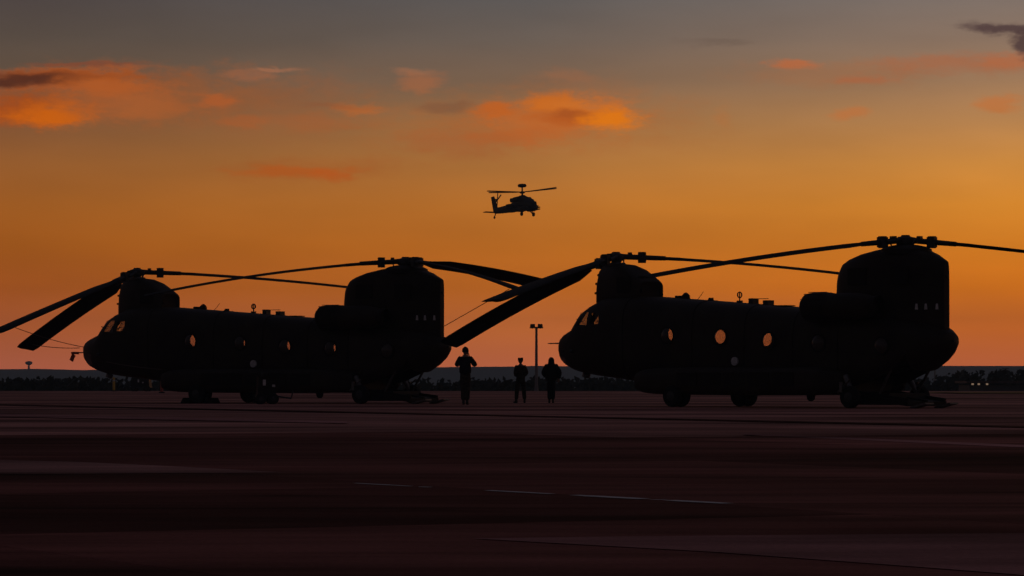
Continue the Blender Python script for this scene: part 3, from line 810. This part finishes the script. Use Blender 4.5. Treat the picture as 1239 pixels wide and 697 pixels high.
# ------------------------------------------------------------------ attack helicopter in flight
def attack():
    zhub = zrow(232.5, 500)
    root = empty('attack_helicopter', (1.55, 500.0, zhub))
    root.rotation_mode = 'XYZ'
    # heading towards the camera and right; nose up
    root.rotation_euler = (R(-1.0), R(-3.8), R(-62))
    tag(root, 'small attack helicopter with mast mounted dome flying alone in the orange sky', 'helicopter')
    b = MB(); b.loft([(4.15, -2.55, -2.1, .18, 2.2), (4.0, -2.75, -1.9, .32, 2.4), (3.6, -2.85, -1.75, .42, 2.6), (3.0, -2.9, -1.60, .5, 2.8), (2.0, -2.95, -1.5, .55, 3), (1.0, -2.95, -1.2, .62, 3),
                       (0, -2.95, -.85, .66, 3), (-1.0, -2.9, -.9, .64, 3), (-2.2, -2.75, -1.1, .52, 2.8), (-3.2, -2.75, -1.25, .42, 2.5), (-4.2, -2.65, -1.4, .38, 2.3), (-7.2, -2.45, -1.42, .30, 2.2), (-8.9, -2.3, -1.4, .22, 2.2)], 22)
    fu = b.build('fuselage', M['olive'], root)
    c = MB(); c.loft([(3.5, -1.9, -1.70, .25, 2.2), (3.0, -1.9, -1.36, .42, 2.6), (2.4, -1.9, -1.16, .48, 3), (1.9, -1.9, -1.02, .48, 3), (1.5, -1.9, -.84, .5, 3), (.9, -1.9, -.68, .5, 3), (.5, -1.9, -.62, .46, 3)], 18)
    c.build('canopy', M['steel'], root)
    d = MB(); d.loft([(.9, -1.4, -.62, .35, 2.5), (.4, -1.4, -.45, .45, 3), (-.5, -1.4, -.45, .45, 3), (-1.3, -1.4, -.68, .38, 3), (-2.0, -1.5, -1.0, .25, 2.5)], 16); d.build('rotor_pylon', M['olive'], root)
    for s in (-1, 1):
        e = MB(); e.loft([(.75, -1.35, -.85, .2, 2.4), (.6, -1.5, -.72, .32, 2.6), (-.6, -1.5, -.72, .34, 2.6), (-1.4, -1.45, -.8, .28, 2.4), (-1.9, -1.4, -.72, .2, 2.2)], 16)
        e.v = [(x, y + s * .95, z) for x, y, z in e.v]; e.build('engine', M['olive'], root)
        w = MB(); w.box((-.1, s * 1.55, -2.0), (1.0, 2.0, .16)); wo_ = w.build('stub_wing', M['olive'], root)
        p = MB(); p.cyl((.05, s * 1.55, -2.42), (1, 0, 0), .24, 1.5, 14); p.box((-.05, s * 1.55, -2.15), (.6, .1, .2)); p.build('rocket_pod', M['olive_dark'], wo_)
        p = MB()
        for a in (-.14, .14):
            for bb in (-.12, .16): p.cyl((.1, s * 2.35 + a, -2.42 + bb), (1, 0, 0), .09, 1.6, 10)
        p.box((-.05, s * 2.35, -2.3), (.6, .1, .5)); p.build('missile_rack', M['olive_dark'], wo_)
        f = MB(); f.loft([(3.1, -3.0, -2.45, .12, 2.2), (2.8, -3.05, -2.3, .26, 2.6), (.8, -3.05, -2.3, .26, 2.6), (.3, -2.9, -2.4, .12, 2.2)], 14); f.v = [(x, y + s * .62, z) for x, y, z in f.v]; f.build('side_bay', M['olive'], root)
        g = MB(); g.tube([(1.1, s * .55, -2.85), (1.55, s * .95, -3.45)], .09, 8); g.tube([(1.9, s * .6, -2.9), (1.55, s * .95, -3.4)], .05, 8); go = g.build('landing_gear', M['steel'], root)
        g = MB(); g.lathe((1.6, s * 1.02, -3.5), (0, 1, 0), [(-.13, .2), (-.1, .31), (0, .33), (.1, .31), (.13, .2)], 16); g.build('wheel', M['rubber'], go)
    # fin, stabilator, tail wheel
    t = MB(); t.add([(-8.3, s * .07, z) if 0 else (x, s * wd_, z) for s in (-1, 1) for (x, z, wd_) in ((-7.9, -1.9, .1), (-9.35, -2.0, .08), (-10.15, .42, .05), (-9.2, .45, .05))],
                    [(0, 1, 2, 3), (7, 6, 5, 4), (0, 4, 5, 1), (1, 5, 6, 2), (2, 6, 7, 3), (3, 7, 4, 0)])
    t.build('tail_fin', M['olive'], root, False)
    t = MB(); t.box((-9.15, 0, -2.05), (.95, 3.4, .1)); t.build('stabilator', M['olive'], root)
    t = MB(); t.tube([(-8.6, 0, -2.0), (-9.1, 0, -2.75)], .08, 8); tg = t.build('tail_gear', M['steel'], root)
    t = MB(); t.lathe((-9.15, 0, -2.85), (0, 1, 0), [(-.08, .12), (-.06, .2), (.06, .2), (.08, .12)], 14); t.build('wheel', M['rubber'], tg)
    # nose sensor, gun
    t = MB(); t.lathe((4.1, 0, -2.55), (0, 0, 1), [(-.3, .1), (-.25, .26), (.15, .27), (.22, .2)], 16); t.lathe((4.1, 0, -2.15), (0, 0, 1), [(0, .2), (.25, .18), (.3, .1)], 14); t.build('sensor_turret', M['steel'], root)
    t = MB(); t.lathe((2.6, 0, -3.0), (0, 0, -1), [(0, .2), (.2, .18), (.3, .1)], 12); t.tube([(2.5, 0, -3.2), (4.0, 0, -3.28)], .045, 8); t.build('chain_gun', M['steel'], root)
    # mast, dome, rotor
    t = MB(); t.tube([(0, 0, -.6), (0, 0, .85)], [.16, .1], 12); t.lathe((0, 0, -.1), (0, 0, 1), [(-.1, .2), (0, .42), (.16, .42), (.24, .2)], 18); mo = t.build('mast', M['steel'], root)
    t = MB(); t.lathe((0, 0, .75), (0, 0, 1), [(0, .3), (.06, .58), (.15, .66), (.38, .66), (.48, .56), (.53, .25)], 24); t.build('radar_dome', M['olive_dark'], mo)
    hr_ = R(-62)
    for azw, rise in ((14, .84), (104, .22), (194, -.12), (284, .42)):
        azl = R(azw + 30) - hr_
        dd = Vector((math.cos(azl), math.sin(azl), 0)); tt = Vector((-dd.y, dd.x, 0))
        rise -= 7.3 * (math.cos(azl) * math.sin(R(3.8)) - math.sin(azl) * math.sin(R(1.0)))
        bl = MB()
        pts = []
        for i in range(12):
            r = .35 + (7.3 - .35) * i / 11; q = r / 7.3
            ch = .27 if r > 1.0 else .14
            if i == 11: ch = .12
            z = rise * q
            pts.append([dd * r + tt * (ch * a) + Vector((0, 0, z + zz)) for a, zz in ((1, .06), (.4, .10), (-1, .0), (-1, -.04), (.4, -.05))])
        n = 5
        bl.add([v for r in pts for v in r], [(i * n + k, i * n + (k + 1) % n, (i + 1) * n + (k + 1) % n, (i + 1) * n + k) for i in range(11) for k in range(n)] + [tuple(range(n)), tuple(range(11 * n, 12 * n))])
        bl.build('rotor_blade', M['blade'], mo)
    # tail rotor on the left of the fin
    t = MB(); t.cyl((-9.35, .35, -.05), (0, 1, 0), .14, .7, 12); th_ = t.build('tail_rotor_hub', M['steel'], root)
    for a in (R(82), R(82 + 180), R(27), R(207)):
        q = MB(); d2 = Vector((math.cos(a), 0, math.sin(a))); q.box(Vector((-9.35, .66, -.05)) + d2 * .72, (1.35, .04, .24), Matrix.Rotation(-a, 3, 'Y')); q.build('tail_rotor_blade', M['blade'], th_)
attack()

# ------------------------------------------------------------------ people
def skin_graph(verts, edges, radii, root=0, sub=1):
    me = bpy.data.meshes.new('sk'); me.from_pydata([tuple(v) for v in verts], edges, [])
    o = bpy.data.objects.new('sk', me); COL.objects.link(o)
    o.modifiers.new('s', 'SKIN'); sb = o.modifiers.new('u', 'SUBSURF'); sb.levels = sub; sb.render_levels = sub
    sv = me.skin_vertices[0].data
    for i, r in enumerate(radii):
        sv[i].radius = r if isinstance(r, tuple) else (r, r); sv[i].use_root = (i == root)
    dg = bpy.context.evaluated_depsgraph_get(); dg.update()
    res = bpy.data.meshes.new_from_object(o.evaluated_get(dg))
    bpy.data.objects.remove(o)
    return res

def person(loc, face, H, pose, label, jacket, trousers, headgear, bulk=1.0, coat=.06, cat='person'):
    """pose: joints given for a 1.75 m figure facing -Y in its own frame."""
    k = H / 1.75
    root = empty('person', loc, face); tag(root, label, cat)
    J = {n: Vector(v) * k for n, v in pose.items()}
    order = ['pelvis', 'waist', 'chest', 'neck', 'head']
    V = [J[n] for n in order]; E_ = [(i, i + 1) for i in range(3)]
    rad = [(.15 * k * bulk, .11 * k), (.13 * k * bulk, .10 * k), (.17 * k * bulk, .12 * k), (.055 * k, .055 * k), (.05 * k, .05 * k)]
    E_.append((3, 4))
    for s in ('l', 'r'):
        b = len(V)
        V += [J['sh' + s], J['el' + s], J['wr' + s], J['ha' + s]]; E_ += [(2, b), (b, b + 1), (b + 1, b + 2), (b + 2, b + 3)]
        rad += [.062 * k * bulk, .047 * k, .032 * k, (.040 * k, .022 * k)]
        b = len(V)
        V += [J['hi' + s], J['kn' + s], J['an' + s], J['to' + s]]; E_ += [(0, b), (b, b + 1), (b + 1, b + 2), (b + 2, b + 3)]
        rad += [.088 * k, .060 * k, .042 * k, (.042 * k, .032 * k)]
    body = skin_graph(V, E_, rad)
    # head with face, ears; fingers; joined into the same body mesh
    ex = MB(); hc = J['head'] + Vector((0, 0, .045 * k)); fwd = (J['look'] - J['head']).normalized()
    rz = math.atan2(fwd.x, -fwd.y)
    rot = Matrix.Rotation(rz, 3, 'Z') @ Matrix.Rotation(-math.asin(max(-1, min(1, fwd.z))), 3, 'X')
    rings = []; nn = 18
    for i in range(13):
        ph = PI * i / 12; zz = -math.cos(ph); rr = math.sin(ph)
        ring = []
        for q in range(nn):
            a = 2 * PI * q / nn
            x = .082 * rr * math.cos(a); y = .100 * rr * math.sin(a); z = .118 * zz
            if zz < 0: x *= 1 + .22 * zz; y *= 1 + .12 * zz
            front = max(0, -math.sin(a)) ** 8
            if -.35 < zz < .12: y -= .022 * front * (1 - abs(zz + .12) / .24 if abs(zz + .12) < .24 else 0)      # nose
            if .05 < zz < .3: y += .010 * max(0, -math.sin(a)) * (abs(math.cos(a)) ** .5)                          # eye sockets
            if -.62 < zz < -.4: y -= .004 * front                                                                   # lips
            if zz < -.75: y -= .012 * front                                                                         # chin
            ring.append(hc + rot @ (Vector((x, y, z)) * k))
        rings.append(ring)
    ex.add([v for r in rings for v in r], [(i * nn + q, i * nn + (q + 1) % nn, (i + 1) * nn + (q + 1) % nn, (i + 1) * nn + q) for i in range(12) for q in range(nn)])
    for s in (-1, 1):
        ex.tube([hc + rot @ (Vector((s * .076, .01, -.03)) * k), hc + rot @ (Vector((s * .088, .022, .005)) * k), hc + rot @ (Vector((s * .080, .015, .03)) * k)], [.006 * k, .013 * k, .008 * k], 6)
    for s in ('l', 'r'):
        wr, ha = J['wr' + s], J['ha' + s]
        d = (ha - wr).normalized(); side = d.cross(Vector((0, 1, 0)));
        side = side.normalized() if side.length > .1 else Vector((1, 0, 0))
        nrm = side.cross(d)
        curl = -1 if s == 'l' else -1
        for q, (off, ln_) in enumerate(((-.028, .062), (-.010, .074), (.009, .070), (.027, .055))):
            p = ha + side * off * k
            ex.tube([p, p + (d * .45 * ln_) * k, p + (d * .8 * ln_ + nrm * .016 * curl) * k, p + (d * .98 * ln_ + nrm * .036 * curl) * k], [.0095 * k, .009 * k, .008 * k, .006 * k], 6)
        p = wr.lerp(ha, .5)
        ex.tube([p, p + (side * -.035 + d * .02) * k, p + (side * -.05 + d * .05 + nrm * .015 * curl) * k], [.012 * k, .010 * k, .008 * k], 6)
    em = ex.mesh()
    bm = bmesh.new(); bm.from_mesh(body); bm.from_mesh(em); bm.to_mesh(body); bm.free()
    link('body', body, M['skin'], root, True, 60)
    # jacket
    V = [J['pelvis'] + Vector((0, 0, -coat * k)), J['waist'], J['chest'], J['neck'] + Vector((0, 0, .035 * k))]; E_ = [(0, 1), (1, 2), (2, 3)]
    rad = [(.215 * k * bulk, .17 * k), (.205 * k * bulk, .16 * k), (.225 * k * bulk, .17 * k), (.105 * k, .10 * k)]
    for s in ('l', 'r'):
        b = len(V); V += [J['sh' + s], J['el' + s], J['wr' + s]]; E_ += [(2, b), (b, b + 1), (b + 1, b + 2)]; rad += [.10 * k * bulk, .085 * k * bulk, .062 * k]
    link('jacket', skin_graph(V, E_, rad), jacket, root, True, 60)
    V = [J['pelvis'] + Vector((0, 0, .14 * k)), J['pelvis']]; E_ = [(0, 1)]; rad = [(.150 * k, .115 * k), (.160 * k, .125 * k)]
    for s in ('l', 'r'):
        b = len(V); V += [J['hi' + s], J['kn' + s], J['an' + s] + Vector((0, 0, .03 * k))]; E_ += [(1, b), (b, b + 1), (b + 1, b + 2)]; rad += [.118 * k, .095 * k, .085 * k]
    link('trousers', skin_graph(V, E_, rad, 1), trousers, root, True, 60)
    for s in ('l', 'r'):
        a, t = J['an' + s], J['to' + s]
        heel = a + (a - t).normalized() * .05 * k; heel.z = .03 * k
        me = skin_graph([a + Vector((0, 0, .10 * k)), a, Vector((a.x, a.y, .045 * k)), t + Vector((0, 0, .005 * k)), heel], [(0, 1), (1, 2), (2, 3), (2, 4)], [.052 * k, .050 * k, .050 * k, (.045 * k, .036 * k), .036 * k], 2)
        link('boot', me, M['boot'], root, True, 60)
    c = MB()
    if headgear == 'patrol_cap':
        c.tube([hc + rot @ (Vector((0, .0, z)) * k) for z in (.02, .035, .115, .13)], [.098 * k, .104 * k, .107 * k, .100 * k], 18)
        c.box(hc + rot @ (Vector((0, -.115, .03)) * k), (.13 * k, .10 * k, .015 * k), rot)
        c.build('cap', trousers, root)
    elif headgear == 'beanie':
        c.tube([hc + rot @ (Vector((0, .01, z)) * k) for z in (-.03, .0, .05, .10, .13, .145)], [.092 * k, .102 * k, .1 * k, .075 * k, .04 * k, .01 * k], 18)
        c.build('knit_cap', jacket, root)
    else:
        c.tube([hc + rot @ (Vector((0, .02, z)) * k) for z in (-.16, -.12, -.04, .04, .10, .14, .155)], [.15 * k, .135 * k, .122 * k, .12 * k, .092 * k, .05 * k, .01 * k], 18)
        c.build('hood', jacket, root)
    return root, J

LEGS_TOG = dict(hil=(.09, 0, .90), knl=(.10, -.02, .49), anl=(.10, .01, .10), tol=(.12, -.14, .035), hir=(-.09, 0, .90), knr=(-.10, -.02, .49), anr=(-.09, .01, .10), tor=(-.12, -.14, .035))
TORSO = dict(pelvis=(0, 0, .98), waist=(0, 0, 1.12), chest=(0, 0, 1.36), neck=(0, .0, 1.50), head=(0, -.02, 1.60), look=(0, -1, 1.62))
# taking a picture: both hands at the face, elbows out
poseA = {**TORSO, **LEGS_TOG, 'shl': (.17, 0, 1.42), 'ell': (.29, -.10, 1.20), 'wrl': (.14, -.27, 1.43), 'hal': (.07, -.27, 1.52), 'shr': (-.17, 0, 1.42), 'elr': (-.30, -.10, 1.20), 'wrr': (-.14, -.27, 1.43), 'har': (-.07, -.27, 1.52)}
poseA.update(hil=(.07, 0, .90), knl=(.06, -.02, .49), anl=(.055, .01, .10), tol=(.07, -.14, .035), hir=(-.07, 0, .90), knr=(-.06, -.02, .49), anr=(-.055, .01, .10), tor=(-.07, -.14, .035))
DA = 110.0
ra, JA = person(at(563, DA, APZ), R(172), 1.90, poseA, 'tallest standing person, arms raised to take a picture, under the drooping blade tip', M['cloth_a'], M['cloth_b'], 'beanie', 1.0, .12)
cmb = MB(); kk = 1.90 / 1.75
cmb.box(Vector((0, -.25, 1.60)) * kk, (.14, .06, .09)); cmb.cyl(Vector((0, -.30, 1.60)) * kk, (0, 1, 0), .035, .08, 14)
camo = cmb.build('camera_body', M['steel'], None)
camo.name = 'handheld_camera'
camo.location = ra.location; camo.rotation_euler = ra.rotation_euler
tag(camo, 'small dark camera held up to the face of the tallest person', 'camera')
poseB = {**TORSO, **LEGS_TOG, 'shl': (.17, 0, 1.42), 'ell': (.24, .05, 1.16), 'wrl': (.16, -.12, 1.06), 'hal': (.10, -.19, 1.06), 'shr': (-.17, 0, 1.42), 'elr': (-.24, .05, 1.16), 'wrr': (-.16, -.12, 1.06), 'har': (-.10, -.19, 1.06)}
poseB.update(knl=(.15, -.02, .49), anl=(.19, .02, .10), tol=(.27, -.10, .035), knr=(-.14, -.02, .49), anr=(-.16, .01, .10), tor=(-.20, -.13, .035))
DB = 118.0
person(at(630, DB, APZ), R(200), 1.60, poseB, 'person in a flat topped cap with legs apart, left of the floodlight mast', M['cloth_b'], M['cloth_b'], 'patrol_cap', 1.0, .22)
poseC = {**TORSO, **{kk_: (vv_[0] * .7, vv_[1], vv_[2]) for kk_, vv_ in LEGS_TOG.items()}, 'shl': (.19, 0, 1.42), 'ell': (.31, .02, 1.16), 'wrl': (.22, -.14, 1.02), 'hal': (.15, -.20, .99), 'shr': (-.19, 0, 1.42), 'elr': (-.33, .04, 1.18), 'wrr': (-.29, -.04, .95), 'har': (-.27, -.06, .86)}
person(at(667, DB, APZ), R(178), 1.60, poseC, 'broad person in a bulky hooded jacket, between the floodlight mast and the right nose', M['cloth_a'], M['cloth_a'], 'hood', 1.3, .16)

# ------------------------------------------------------------------ floodlight mast and poles
def mast(px, Y, ytop, heads, label, group=None, r=.11, zb=0.0):
    p = at(px, Y, 0); zt = zrow(ytop, Y)
    root = empty('floodlight_mast' if heads else 'lamp_post', (p.x, p.y, zb)); tag(root, label, 'mast' if heads else 'lamp post', group)
    q = MB(); q.tube([(0, 0, 0), (0, 0, .4), (0, 0, zt - zb - .15)], [r * 1.5, r, r * .7], 10); q.build('pole', M['pole'], root)
    if heads:
        q = MB(); q.box((0, 0, zt - zb - .20), (.95, .08, .08)); q.build('crossarm', M['pole'], root)
        for s in (-.27, .27):
            q = MB(); q.box((s, -.1, zt - zb - .1), (.38, .36, .22), Matrix.Rotation(-.3, 3, 'X'), .85); q.box((s, 0, zt - zb - .22), (.06, .08, .12)); q.build('floodlight', M['steel'], root)
    else:
        q = MB(); q.tube([(0, 0, zt - zb - .2), (.3, 0, zt - zb), (.9, 0, zt - zb)], [.06, .05, .04], 8); q.box((1.0, 0, zt - zb - .02), (.5, .2, .1)); q.build('lamp_head', M['steel'], root)
    return root
mast(649, 236, 393, True, 'tall floodlight mast with twin lamp clusters, between two standing people', r=.12)
mast(1131, 520, 442, False, 'thin pale pole just right of the right helicopter tail', 'thin poles along the treeline', .14, -7.5)
mast(1211, 520, 446, False, 'thin pale pole near the right edge above the lit windows', 'thin poles along the treeline', .14, -7.5)

# marker posts on the far edge of the apron
def post(px, Y, h, mat, label):
    p = at(px, Y, APZ); root = empty('marker_post', p); tag(root, label, 'post', 'marker posts on the far side of the apron')
    q = MB(); q.tube([(0, 0, .05), (0, 0, h * .93), (0, 0, h)], [.085, .085, .05], 12); q.build('shaft', mat, root)
    q = MB(); q.lathe((0, 0, 0), (0, 0, 1), [(0, .2), (.05, .2), (.08, .12)], 14); q.build('base', M['rubber'], root)
    q = MB(); q.lathe((0, 0, h * .72), (0, 0, 1), [(0, .092), (.1, .092)], 12); q.build('band', M['paint_white'], root)
post(138, 236, 1.0, M['yellow'], 'yellow marker post under the nose of the left helicopter')
post(196, 205, 1.0, M['red'], 'reddish marker post under the belly of the left helicopter')
post(342, 215, .75, M['pole'], 'short pale marker post right of the power cart')

# ground power cart beside the left helicopter, and a crate under its nose
def cart(loc, rz, L, Wd, Hh, label):
    root = empty('ground_power_cart', loc, rz); tag(root, label, 'cart')
    q = MB(); q.box((0, 0, .32 + Hh / 2), (L, Wd, Hh), None, .93); q.build('body', M['olive_dark'], root)
    q = MB(); q.box((0, 0, .28), (L * 1.08, Wd * .9, .08)); q.build('chassis', M['steel'], root)
    q = MB(); q.box((-.1, -Wd / 2 - .005, .32 + Hh * .68), (.10, .02, .20)); q.box((.22, -Wd / 2 - .005, .32 + Hh * .5), (.1, .02, .08)); q.build('panel', M['paint_white'], root)  # white plates, glints on the cart put in as paint
    for sx in (-1, 1):
        for sy in (-1, 1): wheel(root, sx * L * .34, sy * Wd * .5, .19, .12)
    q = MB(); q.tube([(L / 2, 0, .28), (L / 2 + .55, 0, .2), (L / 2 + .62, 0, .45)], .03, 8); q.build('tow_bar', M['steel'], root)
    q = MB(); q.tube([(-L * .2, 0, .3 + Hh), (-L * .2, 0, .48 + Hh)], .05, 10); q.build('exhaust_stack', M['steel'], root)
p = at(322, 113, APZ); cart((p.x, p.y, p.z), R(12), .62, .6, .62, 'squat ground power cart parked beside the left helicopter belly')
p = at(171, 232, APZ); cart((p.x, p.y, p.z), R(-6), 1.35, .9, .62, 'dark equipment cart far behind, under the nose of the left helicopter')

# water tower on the hills, left
p = at(35, 3230, 0); zt = zrow(437.0, 3230)
root = empty('water_tower', (p.x, p.y, 8.0)); tag(root, 'tiny mushroom shaped water tower standing on the hills at far left', 'water tower')
q = MB(); q.tube([(0, 0, 0), (0, 0, zt - 8 - 3)], [1.2, .9], 12); q.build('column', M['wallp'], root)
q = MB(); q.lathe((0, 0, zt - 8 - 4), (0, 0, 1), [(0, 1.0), (1.2, 3.0), (2.2, 3.6), (3.2, 3.4), (4.0, 1.2)], 20); q.build('tank', M['wallp'], root)

# low airfield building on the right beyond the apron, three lit windows
Yb = 292.0; pb = at(1206, Yb); g0 = -7.6
root = empty('airfield_building', (pb.x, pb.y, g0)); tag(root, 'long low dark building with three lit windows at the right edge', 'building')
Lb = 9.0; hb = zrow(460.5, Yb) - g0
q = MB(); q.box((1.6, 0, hb / 2 - .2), (Lb, 7, hb - .4)); q.build('wall', M['wallp'], root)
q = MB(); q.box((1.6, 0, hb - .14), (Lb + .6, 7.6, .2)); q.build('roof', M['roofp'], root)
for px in (1176.5, 1184.0, 1194.0):
    q = MB(); xx = at(px, Yb - 3.5).x - pb.x; zc = zrow(464, Yb - 3.5) - g0
    q.box((xx, -3.51, zc), (.34, .06, .40)); wo2 = q.build('window', M['steel'], root)
    q = MB(); q.box((xx, -3.55, zc), (.20, .03, .26)); q.build('pane', M['glowing'], wo2)  # weakly emissive panes, three small bright specks

# ------------------------------------------------------------------ tie-down ropes (parts of the helicopter they hold)
def rope(root, a, b, sag, name='tie_down_rope'):
    inv = root.matrix_basis.inverted()
    a, b = inv @ Vector(a), inv @ Vector(b)
    pts = [a.lerp(b, t / 10) - Vector((0, 0, sag * 4 * (t / 10) * (1 - t / 10))) for t in range(11)]
    q = MB(); q.tube(pts, .013, 5); q.build(name, M['rope'], root)
hl.rotation_euler = hl.rotation_euler
def wp(px, py, Y): v = at(px, Y); v.z = zrow(py, Y); return v
Ln = (-10.28 - .866 * 6.2, 119 + .5 * 6.2, 2.0)
rope(hl, wp(12, 394, 114.2), Ln, .08)
rope(hl, wp(40, 417, 127.5), (Ln[0] - .35, Ln[1] + .2, 2.0), .05)
rope(hl, wp(616, 350, 109), wp(537, 395, 114.6), .0)
rope(hl, wp(108, 433, 121.4), wp(196, 447, 117.2), .06)

# cover with streamer hanging from the left pitot tube
q = MB(); v = wp(91, 427.3, 122.2); inv = hl.matrix_basis.inverted(); v = inv @ v
q.box(v, (.3, .09, .09)); q.box(v + Vector((.12, 0, -.17)), (.16, .03, .26), Matrix.Rotation(-.5, 3, 'Y')); q.build('pitot_cover', M['red'], hl)

# ------------------------------------------------------------------ haze
hb_ = MB(); hb_.box((0, 1500, 26), (14200, 4300, 84))
hm = bpy.data.materials.new('evening haze'); hm.use_nodes = True
t = hm.node_tree; t.nodes.clear()
vo = t.nodes.new('ShaderNodeOutputMaterial'); pv = t.nodes.new('ShaderNodeVolumePrincipled')
pv.inputs['Density'].default_value = HAZE; pv.inputs['Color'].default_value = (.66, .92, 1.0, 1); pv.inputs['Anisotropy'].default_value = 0.0
t.links.new(pv.outputs[0], vo.inputs['Volume'])
hz_o = hb_.build('haze', hm, smooth=False); hz_o['kind'] = 'stuff'
